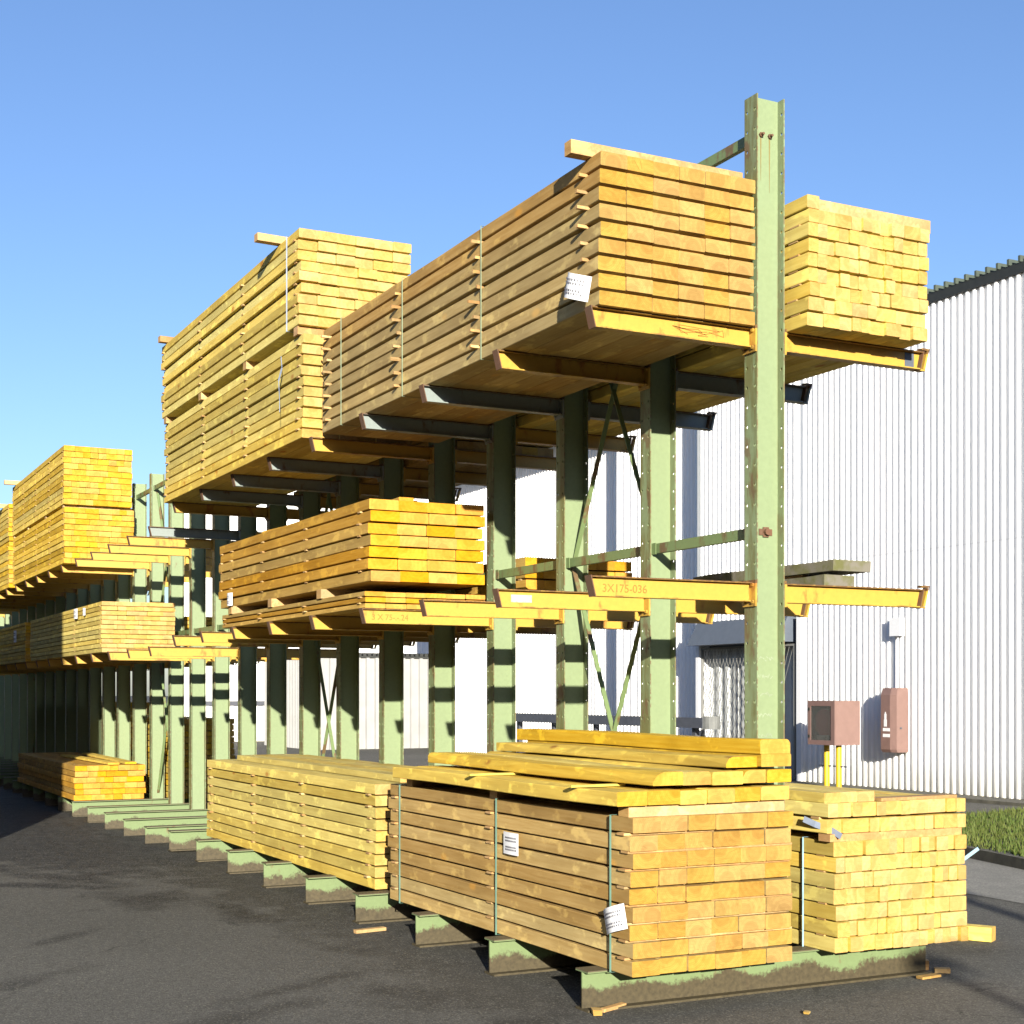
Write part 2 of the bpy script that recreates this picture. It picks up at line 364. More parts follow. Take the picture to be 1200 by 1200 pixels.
# lawn: a low mound of soil with blades
def inside(x, y, poly):
    c = False; k = len(poly)
    for i in range(k):
        x1,y1 = poly[i]; x2,y2 = poly[(i+1) % k]
        if (y1 > y) != (y2 > y) and x < (x2-x1)*(y-y1)/(y2-y1)+x1: c = not c
    return c
sheet('lawn_soil', [(x+(.04 if x < 8 else 0), y-(.04 if y > 5 else 0)) for x, y in gp], .10, M['soil'], .09)
b = MB(); rnd = random.Random(3)
cnt = 0
while cnt < 26000:
    x = rnd.uniform(5, 11.3); y = rnd.uniform(1.5, 7.9)
    if not inside(x, y, gp): continue
    cnt += 1; a = rnd.uniform(0, 6.28); h = rnd.uniform(.03, .085); wd = rnd.uniform(.005, .011); ln = rnd.uniform(0, .04); a2 = rnd.uniform(0, 6.28)
    dx, dy = math.cos(a)*wd, math.sin(a)*wd; i = len(b.v)
    b.v += [(x-dx,y-dy,.098),(x+dx,y+dy,.098),(x+ln*math.cos(a2),y+ln*math.sin(a2),.10+h)]
    b.f.append((i,i+1,i+2)); b.mi.append(0)
me = bpy.data.meshes.new('grass'); me.from_pydata(b.v, [], b.f); me.materials.append(M['grass'])
tag(link('grass', me), 'short green grass growing inside the kerbed verge by the hall', 'grass', kind='stuff')

# ------------------------------------------------------------------ halls
def corr_wall(mb, p0, p1, z0, z1, period=.155, depth=.046, n=(-1,0), mi=0):
    """trapezoid sheet standing from p0 to p1, ribs towards n"""
    p0 = Vector((p0[0],p0[1],0)); p1 = Vector((p1[0],p1[1],0)); d = p1-p0; L = d.length; d.normalize(); nn = Vector((n[0],n[1],0))
    prof = []; k = int(L/period)
    for i in range(k):
        s0 = i*period
        for ds, h in ((0,0), (.080,0), (.094,1), (.141,1)):
            prof.append((s0+ds*period/.155, h*depth))
    prof.append((L, 0))
    r = [[p0+d*s+nn*h+Vector((0,0,z)) for s, h in prof] for z in (z0, z1)]
    mb.loft(r, mi, closed=False)
def thick_wall(o):
    return o
hall = thing('warehouse', 'long white corrugated metal warehouse with black roof edge on the right', 'building', (12.4, 2.0, 0))
def H(mb, name, mat): return mb.build(name, mat, hall, (0,0,0))
def hallpart(fn, name, mats):
    b = MB(); fn(b)
    b.v = [(x-12.4, y-2.0, z) for x, y, z in b.v]
    return b.build(name, mats, hall)
EZ = 8.2
def wallA(b):
    corr_wall(b, (12.4,2.0), (12.4,15.45), .02, EZ); corr_wall(b, (12.4,15.45), (12.4,18.78), 3.15, EZ)
hallpart(wallA, 'wall', M['white_metal'])
hallpart(lambda b: corr_wall(b, (12.85,18.78), (12.85,22.9), -.03, EZ), 'wall', M['white_metal'])
hallpart(lambda b: corr_wall(b, (13.3,22.9), (13.3,34.0), -.05, EZ), 'wall', M['white_metal'])
hallpart(lambda b: corr_wall(b, (12.4,2.0), (24,2.0), .0, EZ, n=(0,-1)), 'gable_wall', M['white_metal'])
hallpart(lambda b: b.box(12.46,12.84,18.70,18.775,-.05,EZ-.01), 'return_wall', M['grey_metal'])
hallpart(lambda b: b.box(12.92,13.28,22.82,22.895,-.05,EZ-.01), 'return_wall', M['grey_metal'])
hallpart(lambda b: b.box(13.4,24,33.9,34.0,-.05,EZ-.01), 'back_wall', M['grey_metal'])
hallpart(lambda b: b.box(12.37,12.375,18.74,18.83,.0,EZ), 'corner_flashing', M['grey_metal'])
hallpart(lambda b: b.box(12.36-.03,24.05,1.93,34.1,EZ,EZ+.16), 'roof_edge', M['black_trim'])
def roofribs(b):
    b.box(12.5,24,2.1,34,EZ+.161,EZ+.22)
    y = 2.1
    while y < 34: b.box(12.30,14.0,y,y+.045,EZ+.162,EZ+.26); y += .23
hallpart(roofribs, 'roof', plain('roof_sheet', (.05,.065,.05), .6))
# loading door with mesh gate, hood and posts
dg = hallpart(lambda b: corr_wall(b, (12.62,15.45), (12.62,18.78), .0, 2.9, .30, .05), 'roller_door', M['grey_metal'])
hallpart(lambda b: b.box(12.30,12.60,15.30,15.44,.0,3.14), 'door_post', M['white'])
hallpart(lambda b: b.box(12.30,12.60,18.66,18.785,.0,3.14), 'door_post', M['white'])
hallpart(lambda b: b.quadbox([(11.98,15.62,2.66),(12.44,15.62,2.66),(12.44,18.64,2.66),(11.98,18.64,2.66),(12.24,15.62,3.148),(12.44,15.62,3.148),(12.44,18.64,3.148),(12.24,18.64,3.148)]).box(12.56,12.61,15.45,18.65,2.6,3.14), 'door_hood', M['slate'])
def gate(b):
    for i in range(27):
        y = 15.6+i*.115
        b.bar((12.36,y,.1),(12.36,min(18.6,y+1.0),min(2.6,.1+(18.6-y)*2.5) if y+1.0 > 18.6 else 2.6),.006,.006)
        b.bar((12.36,y,2.6),(12.36,min(18.6,y+1.0),max(.1,2.6-(18.6-y)*2.5) if y+1.0 > 18.6 else .1),.006,.006)
    for y in (15.56,17.1,18.62): b.box(12.34,12.38,y-.02,y+.02,.05,2.62)
    b.box(12.34,12.38,15.58,18.6,.05,.09).box(12.34,12.38,15.58,18.6,2.58,2.62)
hallpart(gate, 'mesh_gate', M['mesh'])
# crash rail
b = MB(); 
for y0_, y1_ in ((17.7, 26.2),):
    b.box(-.03,.03,y0_,y1_,.98,1.19); b.box(.0,.10,y0_,y1_,1.02,1.15)
    for y in (18.2,20.2,22.2,24.2,26.0): b.box(.1,.2,y-.06,y+.06,-.05,1.15)
rail = thing('guard_rail', 'dark horizontal steel guard rail standing along the white wall', 'rail', (11.75,0,0))
b.build('beam', M['dark_rail'], rail)
b = MB(); rr = []
for i in range(9):
    t = math.pi*i/8; y = 17.7-.22*math.sin(t); x = .0+.16*(1-math.cos(t)) 
    rr.append([(x-.02,y,.96),(x+.02,y-.0,.96),(x+.02,y,1.22),(x-.02,y,1.22)])
b.loft(rr); b.build('end_terminal', plain('weathered_steel', (.13,.135,.13), .7), rail)
# pipe and box on wall, cabinets
o = thing('conduit', 'thin white cable conduit with square junction box on corrugated wall above cabinet', 'conduit', (12.31,12.68,0))
MB().cyl((.0,0,1.78),(0,0,2.66),.016,8).build('pipe', M['white'], o)
MB().box(-.07,.03,-.13,.13,2.66,2.97).build('junction_box', M['white'], o)
def rounded(b, x0, x1, y0, y1, z0, z1, r=.03, mi=0):
    pts = []
    for cx, cy, a0 in ((x1-r,y1-r,0),(x0+r,y1-r,90),(x0+r,y0+r,180),(x1-r,y0+r,270)):
        for k in range(4): t = R(a0+30*k); pts.append((cx+r*math.cos(t), cy+r*math.sin(t)))
    q = min(.02, r)
    def sc(px, py, s): mx, my = (x0+x1)/2, (y0+y1)/2; return (mx+(px-mx)*(1-s), my+(py-my)*(1-s))
    rings = []
    for z, s in ((z0, .06), (z0+q, 0), (z1-q, 0), (z1, .06)):
        rings.append([(*sc(px,py,s), z) for px, py in pts])
    b.loft(rings, mi); return b
cab = thing('hose_cabinet', 'pinkish brown hose cabinet with dark window raised on two yellow posts', 'cabinet', (11.45,13.35,0))
b = MB()
X0,X1,Y0,Y1,Z0,Z1 = -.25,.30,-.36,.36,.79,1.55
b.box(X0+.02,X1,Y0,Y0+.02,Z0,Z1).box(X0+.02,X1,Y1-.02,Y1,Z0,Z1).box(X0+.02,X1,Y0+.02,Y1-.02,Z0,Z0+.02).box(X0+.02,X1,Y0+.02,Y1-.02,Z1-.02,Z1).box(X1-.02,X1,Y0+.02,Y1-.02,Z0+.02,Z1-.02)
b.build('housing', M['pink'], cab)
b = MB(); b.box(X0-.005,X0+.018,Y0,Y0+.10,Z0,Z1).box(X0-.005,X0+.018,Y1-.08,Y1,Z0,Z1).box(X0-.005,X0+.018,Y0+.10,Y1-.08,Z0,Z0+.08).box(X0-.005,X0+.018,Y0+.10,Y1-.08,Z1-.09,Z1)
dr = b.build('door', M['pink'], cab)
MB().box(X0+.004,X0+.008,Y0+.10,Y1-.08,Z0+.08,Z1-.09).build('window', g.m, dr)
for z in (Z0+.12, Z1-.17): MB().box(X0-.02,X0-.006,.30,.34,z,z+.05).build('hinge', M['dark'], dr)
M['glass'].node_tree.nodes['Principled BSDF'].inputs['Transmission Weight'].default_value = .9
M['glass'].node_tree.nodes['Principled BSDF'].inputs['Base Color'].default_value = (.45,.45,.42,1)
b = MB(); b.box(X1-.03,X1-.021,Y0+.021,Y1-.021,Z0+.021,Z1-.021).box(X0+.03,X1-.031,Y0+.021,Y0+.026,Z0+.021,Z1-.021).box(X0+.03,X1-.031,Y1-.026,Y1-.021,Z0+.021,Z1-.021).box(X0+.03,X1-.031,Y0+.027,Y1-.027,Z0+.021,Z0+.026).box(X0+.03,X1-.031,Y0+.027,Y1-.027,Z1-.026,Z1-.021)
b.build('shade_lining', M['dark'], cab)  # dark panels added to stand in for the shade inside the cabinet
MB().cyl((-.1,.12,Z0+.38),(-.02,.12,Z0+.38),.24,24).build('hose_reel', M['red'], cab)
MB().box(-.14,-.06,.02,.26,Z0+.03,Z0+.16).build('paper_box', M['white'], cab)
for y in (-.16, .16): MB().cyl((.0,y,0),(0,y,.79),.05,16).build('post', M['yellow_post'], cab)
MB().bar((0,-.36,.42),(0,.36,.42),.02,.02).build('crossbar', M['dark_rail'], cab)
cab2 = thing('extinguisher_cabinet', 'tall pinkish brown extinguisher cabinet with white markings hung on wall', 'cabinet', (12.05,12.64,.67))
b = MB(); pts = [(0,.17),(0,-.06),(.05,-.17),(.31,-.17),(.31,.17)]
rings = []
for z, s in ((0,.10),(.05,0),(.98,0),(1.10,.14)):
    rings.append([(.31-(.31-x)*(1-s), y*(1-s*.4), z) for x, y in pts])
b.loft(rings); b.build('housing', M['pink'], cab2)
b = MB()
b.box(-.004,-.001,.03,.08,.56,.66).box(-.004,-.001,.02,.09,.44,.56).box(-.004,-.001,.045,.065,.66,.69)
b.build('extinguisher_symbol', M['white'], cab2)
for z, n_ in ((.36,6), (.26,6)):
    b = MB()
    for i in range(n_): b.box(-.004,-.001,.115-i*.03-.022,.115-i*.03,z,z+.055)
    b.build('lettering', M['white'], cab2)
MB().box(.12,.16,-.18,-.171,.4,.43).build('latch', M['dark_rail'], cab2)

# buildings beyond
far = thing('far_hall', 'tall white corrugated hall far behind the rack facing the yard', 'building', (8.6,45,0))
b = MB(); corr_wall(b, (0,0), (16,0), -.05, 9.8, .3, .05, n=(0,-1)); corr_wall(b, (0,0), (0,1.5), -.05, 9.8, .3, .05, n=(-1,0)); b.build('wall', M['white_metal'], far)
MB().box(-.1,16.1,.02,1.5,9.8,10.0).build('roof', M['black_trim'], far)
MB().box(.0,16,-.09,-.055,1.25,1.42).build('wall_rail', M['dark_rail'], far)
ann = thing('annex_building', 'low grey white corrugated annex with black wavy roof trim seen between uprights', 'building', (10.0,36.0,0))
clad = plain('weathered_cladding', (.25,.25,.245), .7, 0, .12, 2)
b = MB(); corr_wall(b, (0,0), (7.6,0), -.05, 2.85, .30, .07, n=(0,-1)); corr_wall(b, (0,0), (0,5), -.05, 2.85, n=(-1,0)); b.build('wall', clad, ann)
b = MB()
for i in range(48): b.box(-.05+i*.16,-.05+i*.16+.10,-.1,5,2.852,2.95)
b.box(-.05,7.65,-.08,5,2.80,2.851); b.build('roof_edge', M['black_trim'], ann)
shed = thing('metal_shed', 'unseen grey corrugated shed beyond the left edge, lengthened to block sky light', 'building', (-4.5,5.9,0))  # out of view; inferred from its shadow, lengthened to block sky light
b = MB(); corr_wall(b, (0,0), (-9,0), 0, 5.75, .2, .04, n=(0,-1)); corr_wall(b, (0,0), (0,40), 0, 5.75, .2, .04, n=(1,0)); b.box(-9,-.05,.05,.1,0,5.74).box(-.1,-.05,.1,40,0,5.74); b.build('wall', M['grey_metal'], shed)
MB().box(-9.1,.06,-.08,40.1,5.752,5.85).build('roof', M['black_trim'], shed)
def sky_blocker(x, y, w_, d_, h, label):  # unseen halls added to block low sky light and deepen the shade
    o = thing('sky_block_hall', label, 'building', (x,y,0), 'unseen halls added to block low sky light')
    m_ = plain('dark_cladding', (.05,.055,.05), .8, 0, .3, 1.5)
    b = MB(); corr_wall(b, (0,d_), (w_,d_), 0, h, .3, .05, n=(0,1)); corr_wall(b, (0,0), (0,d_), 0, h, .3, .05, n=(-1,0)); corr_wall(b, (w_,0), (w_,d_), 0, h, .3, .05, n=(1,0)); corr_wall(b, (0,0), (w_,0), 0, h, .3, .05, n=(0,-1)); b.build('wall', m_, o)
    MB().box(-.2,w_+.2,-.2,d_+.2,h+.002,h+.2).build('roof', M['black_trim'], o)
    MB().box(w_*.5-2,w_*.5+2,d_+.06,d_+.1,0,4).build('sliding_door', M['slate'], o)
sky_blocker(-60, -52, 46, 14, 8.2, 'unseen dark hall behind the camera on the left, added to block sky light')
sky_blocker(-10, -50, 50, 12, 8.2, 'unseen dark hall behind the camera on the right, added to block sky light')
sky_blocker(-34, -30, 14, 40, 8.0, 'unseen dark hall along the left side, added to block sky light')
for nm, x, y, h, r_, lb in (('shadow_post', -4.55, -16.2, 4.25, .06, 'unseen slim steel post behind the camera, added to cast the shadow by the yellow beam'),
                       ('shadow_post', -1.9, -13.2, 4.1, .11, 'unseen thicker steel post behind the camera, added to cast the shadow across the pavement')):
    o = thing(nm, lb, 'lamp post', (x,y,0), 'unseen posts added to cast shadows')  # unseen posts, added to cast the dark bands on the ground
    MB().cyl((0,0,0),(0,0,h),r_,12,r2=r_*.7).build('pole', M['grey_metal'], o)
    MB().cyl((0,0,0),(0,0,.12),r_*2.2,12).build('base_plate', M['grey_metal'], o)
    MB().box(-.22,.22,-.10,.10,h,h+.1).build('post_head', M['slate'], o)

# ------------------------------------------------------------------ rack
S = 1.1; HD = .0956; HY = .058
def upright_mesh(zb, zt):
    b = MB()
    th = .008
    pitch = .11; nh = int((zt-zb-.02)/pitch)
    off = (zt-zb-nh*pitch)/2
    for sx in (-1, 1):
        xo, xi = sx*HD, sx*(HD-th)
        for sy in (-1, 1):
            ya, yb = sorted((sy*.0045, sy*HY)); yc = sy*.037
            for k in range(nh):
                z0 = zb+off+k*pitch; z1 = z0+pitch; zc = (z0+z1)/2
                if k == 0: z0 = zb
                if k == nh-1: z1 = zt
                out = [(ya,z0),(yc,z0),(yb,z0),(yb,zc),(yb,z1),(yc,z1),(ya,z1),(ya,zc)]
                hole = [(yc+.0095*math.cos(R(a)), zc+.0095*math.sin(R(a))) for a in (225,270,315,0,45,90,135,180)]
                i0 = len(b.v)
                for x in (xo, xi):
                    b.v += [(x,y,z) for y, z in out]+[(x,y,z) for y, z in hole]
                for i in range(8):
                    j = (i+1) % 8
                    for o_ in (0, 16): b.f.append((i0+o_+i,i0+o_+j,i0+o_+8+j,i0+o_+8+i)); b.mi.append(0)
                    b.f.append((i0+8+i,i0+8+j,i0+24+j,i0+24+i)); b.mi.append(0)
            # flange outer edge strip and end caps
            y_ = sy*HY
            i0 = len(b.v); b.v += [(xo,y_,zb),(xi,y_,zb),(xi,y_,zt),(xo,y_,zt)]; b.f.append((i0,i0+1,i0+2,i0+3)); b.mi.append(0)
            i0 = len(b.v); b.v += [(xo,ya,zt),(xi,ya,zt),(xi,yb,zt),(xo,yb,zt)]; b.f.append((i0,i0+1,i0+2,i0+3)); b.mi.append(0)
        i0 = len(b.v); b.v += [(xo,-.0045,zb),(xo,.0045,zb),(xo,.0045,zt),(xo,-.0045,zt)]; b.f.append((i0,i0+1,i0+2,i0+3)); b.mi.append(0)
    b.box(-HD+th, HD-th, -.0042, .0042, zb, zt)
    me = bpy.data.meshes.new('upright'); me.from_pydata(b.v, [], b.f); me.materials.append(M['green'])
    return me
def arm_mesh(side, mats):
    """I-section arm, web normal to Y, length from upright flange to slanted tip, local z 0 = top"""
    b = MB(); h = .108; fw = .033; th = .007
    x0 = HD+.012; x1 = 1.139; xb = 1.112
    s = side
    def q(x0a, x0b, x1a, x1b, y0, y1, za, zb_):   # slanted box: a = bottom, b = top
        b.quadbox([(s*x0a,y0,za),(s*x1a,y0,za),(s*x1a,y1,za),(s*x0a,y1,za),(s*x0b,y0,zb_),(s*x1b,y0,zb_),(s*x1b,y1,zb_),(s*x0b,y1,zb_)])
    q(x0,x0,x1-.003,x1,-fw,fw,-th,0)
    q(x0,x0,xb,xb+.003,-fw,fw,-h,-h+th)
    q(x0,x0,xb+.001,x1-.003,-.003,.003,-h+th,-th)
    return b.mesh('arm', mats)
def endplate(side):
    b = MB(); s = side
    b.quadbox([(s*1.113,-.034,-.110),(s*1.119,-.034,-.110),(s*1.119,.034,-.110),(s*1.113,.034,-.110),(s*1.141,-.034,.002),(s*1.147,-.034,.002),(s*1.147,.034,.002),(s*1.141,.034,.002)])
    return b.mesh('end_plate', [M['rust']])
def lug(side):
    b = MB(); s = side
    b.quadbox([(s*1.150,-.02,-.10),(s*1.165,-.02,-.10),(s*1.165,.02,-.10),(s*1.150,.02,-.10),(s*1.182,-.02,.01),(s*1.197,-.02,.01),(s*1.197,.02,.01),(s*1.182,.02,.01)])
    b.box(*sorted((s*1.140,s*1.20)),-.02,.02,.012,.024); b.box(*sorted((s*1.115,s*1.165)),-.02,.02,-.112,-.102)
    return b
def clamp_mesh(side, mat):
    b = MB(); x = sorted((side*(HD+.0005), side*(HD+.012))); b.box(x[0],x[1],-.06,.06,-.135,.012)
    for y in (-.04,.04):
        for z in (-.11,-.015): b.cyl((side*(HD+.012),y,z),(side*(HD+.024),y,z),.011,6)
    return b.mesh('bracket', [mat])
ARM = {(s, k): arm_mesh(s, [M[k]]) for s in (-1, 1) for k in ('yellow_arm', 'grey_arm')}
EP = {s: endplate(s) for s in (-1, 1)}
CL = {(s, k): clamp_mesh(s, M[k]) for s in (-1, 1) for k in ('yellow_arm', 'grey_arm')}
LG = {k: lug(1).mesh('stop', [M[k]]) for k in ('yellow_arm', 'grey_arm')}
def base_mesh():
    b = MB(); L = 1.182; th = .012
    b.box(-L,L,-.065,.065,.215-th,.215).box(-L,L,-.065,.065,0,th).box(-L,L,-.005,.005,th,.215-th)
    return b.mesh('base_beam', [M['base_green']])
BASE = base_mesh()
bolt = MB()
bolt.cyl((-.03,0,0),(-.03,-.03,0),.0075,8).cyl((.03,0,0),(.03,-.03,0),.0075,8).cyl((-.03,0,0),(-.03,-.012,0),.014,6).cyl((.03,0,0),(.03,-.012,0),.014,6)
BOLT = bolt.mesh('bolt', [M['rust']])
bolt = MB(); bolt.box(-.045,.045,-.006,0,-.018,.018).cyl((0,0,0),(0,-.03,0),.019,8).box(-.02,.02,-.010,-.0062,-.028,.028)
PLATE = bolt.mesh('bolt_plate', [M['rust']])
GREY_U = {2, 3, 5, 6, 7, 9}
def rack(n0, n1, label, zt, zU, zM, zoff, xbays):
    r = thing('cantilever_rack', label, 'rack', (0, n0*S, zoff), 'green cantilever racks in one long row')
    up = upright_mesh(.215, zt)
    for n in range(n0, n1):
        y = (n-n0)*S
        link('base_beam', BASE, r, (0,y,0))
        u = link('upright', up, r, (0,y,0))
        for s in (-1, 1):
            for lv, z in (('U', zU), ('M', zM)):
                k = 'grey_arm' if (lv == 'U' and n in GREY_U and s < 0) or (lv == 'U' and s > 0 and n in (1,2)) else 'yellow_arm'
                a = link('arm', ARM[(s,k)], r, (0,y,z))
                link('end_plate', EP[s], a); link('bracket', CL[(s,k)], a)
                if s > 0: link('stop', LG[k], a)
                if k == 'grey_arm': a['label'] = 'grey painted arm'
                if n == 0 and lv == 'M' and s < 0:
                    link('handwriting', text_mesh('3X175-036', .062, M['faint_ink']), a, (-1.06,-.0045,-.082), (R(90),0,0))
                if n == 1 and lv == 'M' and s < 0:
                    MB().box(-1.04,-.90,-.0048,-.0032,-.075,-.03).build('worn_sticker', M['worn'], a)
                if n == 3 and lv == 'M' and s < 0:
                    link('handwriting', text_mesh('3 X 75-.-.24', .06, M['faint_ink']), a, (-1.06,-.0045,-.080), (R(90),0,0))
                if n == 0 and lv == 'U' and s > 0:
                    MB().box(1.02,1.09,-.0055,-.0032,-.098,-.012).build('sticker', M['slate'], a)
                if n == 0 and lv == 'U' and s < 0:
                    bb = MB(); rn = random.Random(5); px, pz = -.62, -.04
                    for i in range(13):
                        qx = -.62+.36*rn.random(); qz = -.03-.05*rn.random()
                        bb.bar((px,-.0045,pz),(qx,-.0045,qz),.002,.0035); px, pz = (qx, qz) if i % 4 else (-.62+.3*rn.random(), -.05)
                    bb.build('rust_scratches', M['faint_ink'], a)
        for z in (zt-.205, 2.57+zoff):
            if n < n1-1:
                MB().box(-.004,.004,.059,S-.059,-.03,.03).box(.004,.03,.059,S-.059,-.03,-.024).build('strut', M['brace'], r, (-.045,y,z))
                MB().box(-.052,-.043,-.052,-.0045,-.035,.035).build('strut_plate', M['brace'], r, (0,y+S,z))
        if n == n0: link('bolts', BOLT, r, (0,y-.0045,zt-.205)); link('bolt_plate', PLATE, r, (0,y-.0045,2.57+zoff))
        if n == 0:
            for sx in (-.03,.03):
                MB().quadbox([(sx-.001,-.0052,zt-.46-abs(sx+.03)),(sx+.001,-.0052,zt-.46-abs(sx+.03)),(sx+.001,-.0046,zt-.46),(sx-.001,-.0046,zt-.46),(sx-.005,-.0052,zt-.215),(sx+.005,-.0052,zt-.215),(sx+.005,-.0046,zt-.215),(sx-.005,-.0046,zt-.215)]).build('rust_streak', plain('rust_run', (.16,.13,.04), .8), r)
            rn = random.Random(9)
            for zz in (1.86, 1.76, 1.66, 1.54, 1.43):
                bb = MB(); px = -.055
                while px < .045:
                    qx = px+rn.uniform(.006,.016); bb.bar((px,-.0049,zz+rn.uniform(-.014,.014)),(qx,-.0049,zz+rn.uniform(-.014,.014)),.0008,.004); px = qx+rn.choice((0,0,.006))
                bb.build('chalk_marks', plain('chalk', (.23,.27,.18), .9), r)
    for n in xbays:
        y = (n-n0)*S
        for za, zb_ in ((2.60, zt-.24), (.30, 2.54)):
            for p, q in (((0,y+.02,za),(0,y+S-.02,zb_)), ((0.012,y+.02,zb_),(0.012,y+S-.02,za))):
                MB().bar(p, q, .008, .032, up=(1,0,0)).build('cross_brace', M['brace'], r)
    return r
rack(0, 9, 'nearest green cantilever rack with yellow arms, its front upright bare to the asphalt', 5.0, 3.70, 2.285, 0, (1, 6))
rack(9, 18, 'middle green cantilever rack with four empty yellow upper arms', 4.86, 3.60, 2.245, -.045, (12,))
rack(18, 28, 'farthest green cantilever rack in shadow at the left end of the row', 4.86, 3.60, 2.245, -.045, (22,))

# ------------------------------------------------------------------ timber
def board_mesh(w, t, L, kind, seed):
    rn = random.Random(seed); b = MB(); c = .0035; st = 6
    rings = []; ox = oz = 0
    for i in range(st+1):
        y = L*i/st
        ox = rn.uniform(-.002,.002); oz = rn.uniform(-.0012,.0012)
        x0, x1, z0, z1 = -w/2+ox, w/2+ox, oz, t+oz
        rings.append([(x0+c,y,z0),(x1-c,y,z0),(x1,y,z0+c),(x1,y,z1-c),(x1-c,y,z1),(x0+c,y,z1),(x0,y,z1-c),(x0,y,z0+c)])
    b.loft(rings, 0, 1); return b.mesh('board', list(WOOD[kind]))
def stick_mesh(L, w, t):
    b = MB(); c = .002
    r = [[(x,-w/2,0),(x,w/2,0),(x,w/2,t),(x,-w/2,t)] for x in (0, L)]
    b.loft(r, 0, 1); return b.mesh('batten', list(WOOD['stick']))
def widths(total, n=None, rn=None, lo=.06, hi=.12):
    if n: return [total/n]*n
    ch = [lo, lo, (lo+hi)/2, hi]; out = []; s = 0
    while s < total-lo*.5:
        x = rn.choice(ch); out.append(x); s += x
    k = total/sum(out); return [round(x*k, 3) for x in out]
def pack(name, label, group, x0, x1, y0, y1, z0, rows, pitch, t, kind, n=None, stations=(), straps=(), strapmat='strap_green',
         seed=1, proud=.03, jit=.010, rowjit=.008, wid=(.06,.12), stickw=.045, rot=0, rowx=None, crook=0.0):
    rn = random.Random(seed*101+7)
    p = thing(name, label, 'timber pack', ((x0+x1)/2, y0, z0), group, (0,0,rot))
    W = x1-x0; L = y1-y0; cache = {}
    presets = [widths(W, n, rn, *wid) for _ in range(4)]
    gap = pitch-t
    for r in range(rows):
        ws = presets[rn.randrange(4)]
        if n is None and rn.random() < .5: ws = ws[::-1]
        rx = rn.uniform(-rowjit, rowjit) + (rowx[r] if rowx else 0)
        ry = rn.uniform(-rowjit, rowjit)*.7
        x = -W/2
        for w_ in ws:
            key = (w_, rn.randrange(3))
            if key not in cache: cache[key] = board_mesh(w_-.0015, t, L, kind, hash(key) % 999 if False else int(w_*1000)+key[1])
            o = link('board', cache[key], p, (x+w_/2+rx, ry+rn.uniform(-jit, jit), r*pitch+rn.uniform(-.0012,.0012)))
            x += w_
        if r < rows-1 and gap > .004:
            for sy in stations:
                ln = W+proud*1.4+rn.uniform(0,.02); key = round(ln, 2)
                if ('s', key) not in cache: cache[('s', key)] = stick_mesh(key, stickw, gap-.001)
                a = rn.uniform(-.02, .02); cr = crook if not isinstance(crook, dict) else crook.get(sy, 0)
                off = -W/2-proud*rn.uniform(.4,1.3)+rx*.5
                link('batten', cache[('s', key)], p, (off, sy*L+rn.uniform(-.015,.015), r*pitch+t+.0005), (cr*rn.uniform(-.3,1), 0, a))
    T = rows*pitch-gap
    for sy in straps:
        y = sy*L; b = MB(); e = .003+rowjit; hw = .011 if strapmat != 'strap_thin' else .007
        for (a_, c_) in (((-W/2-e, -.004), (-W/2-e, T+.006)), ((-W/2-e, T+.006), (W/2+e, T+.006)), ((W/2+e, T+.006), (W/2+e, -.004)), ((W/2+e,-.004), (-W/2-e,-.004))):
            pa = Vector((a_[0], y, a_[1])); pb = Vector((c_[0], y, c_[1]))
            b.bar(pa, pb, .0015 if a_[0] == c_[0] else hw, hw if a_[0] == c_[0] else .0015)
        b.build('strap', M[strapmat], p)
    return p
def label_tag(p, x, y, z, w_, h, tilt=0, bend=.02, rz=0):
    """printed paper tag on the -X side of a pack"""
    b = MB(); rings = []
    for i in range(13):
        u = i/12; rings.append([(-bend*math.sin(u*3.1), u*w_, 0), (-bend*math.sin(u*3.1)-.001, u*w_, 0), (-bend*math.sin(u*3.1)-.001, u*w_, h), (-bend*math.sin(u*3.1), u*w_, h)])
    b.loft(rings); o = b.build('delivery_label', M['white'], p, (x, y, z)); o.rotation_euler = (tilt, 0, rz)
    rn = random.Random(3); b = MB()
    for k, zz in enumerate((.72, .58, .30, .18)):
        s = .12
        while s < .8:
            l_ = rn.uniform(.02, .06); b.box(-bend*math.sin((s+l_/2)*3.1)-.0032, -bend*math.sin((s+l_/2)*3.1)-.0014, s*w_, (s+l_)*w_, zz*h, (zz+.07)*h); s += l_+.03
    b.build('print', M['ink'], o)
    return o
G1 = 'timber packs on the foot of the rack'; G2 = 'timber packs on the middle arms'; G3 = 'timber packs on the top arms'
def bearers(p, ys, x0, x1, z, h, w_=.09, name='bearer'):
    m = MB(); m.loft([[(x,-w_/2,0),(x,w_/2,0),(x,w_/2,h),(x,-w_/2,h)] for x in (x0, x1)], 0, 1); me = m.mesh(name, list(WOOD['stick']))
    for y in ys: link(name, me, p, (0,y,z))

# --- A1 brown pack on base, front left
A1 = pack('timber_pack', 'brown squared timber pack with green straps and paper labels, under the wany yellow planks', G1,
     -1.065, -.045, -.297, 2.95, .216, 9, .0915, .079, 'brown', 6, (.019,.50,.965), (.055,.467,.93), seed=1, proud=.016, stickw=.07, rowjit=.010)
label_tag(A1, -.530, 1.21, .50, .19, .13, bend=.006)
label_tag(A1, -.545, -.03, .255, .21, .13, tilt=-.3, bend=.03)
bearers(A1, (.085, 1.60, 2.9), -.50, .49, .8125, .058, .10)
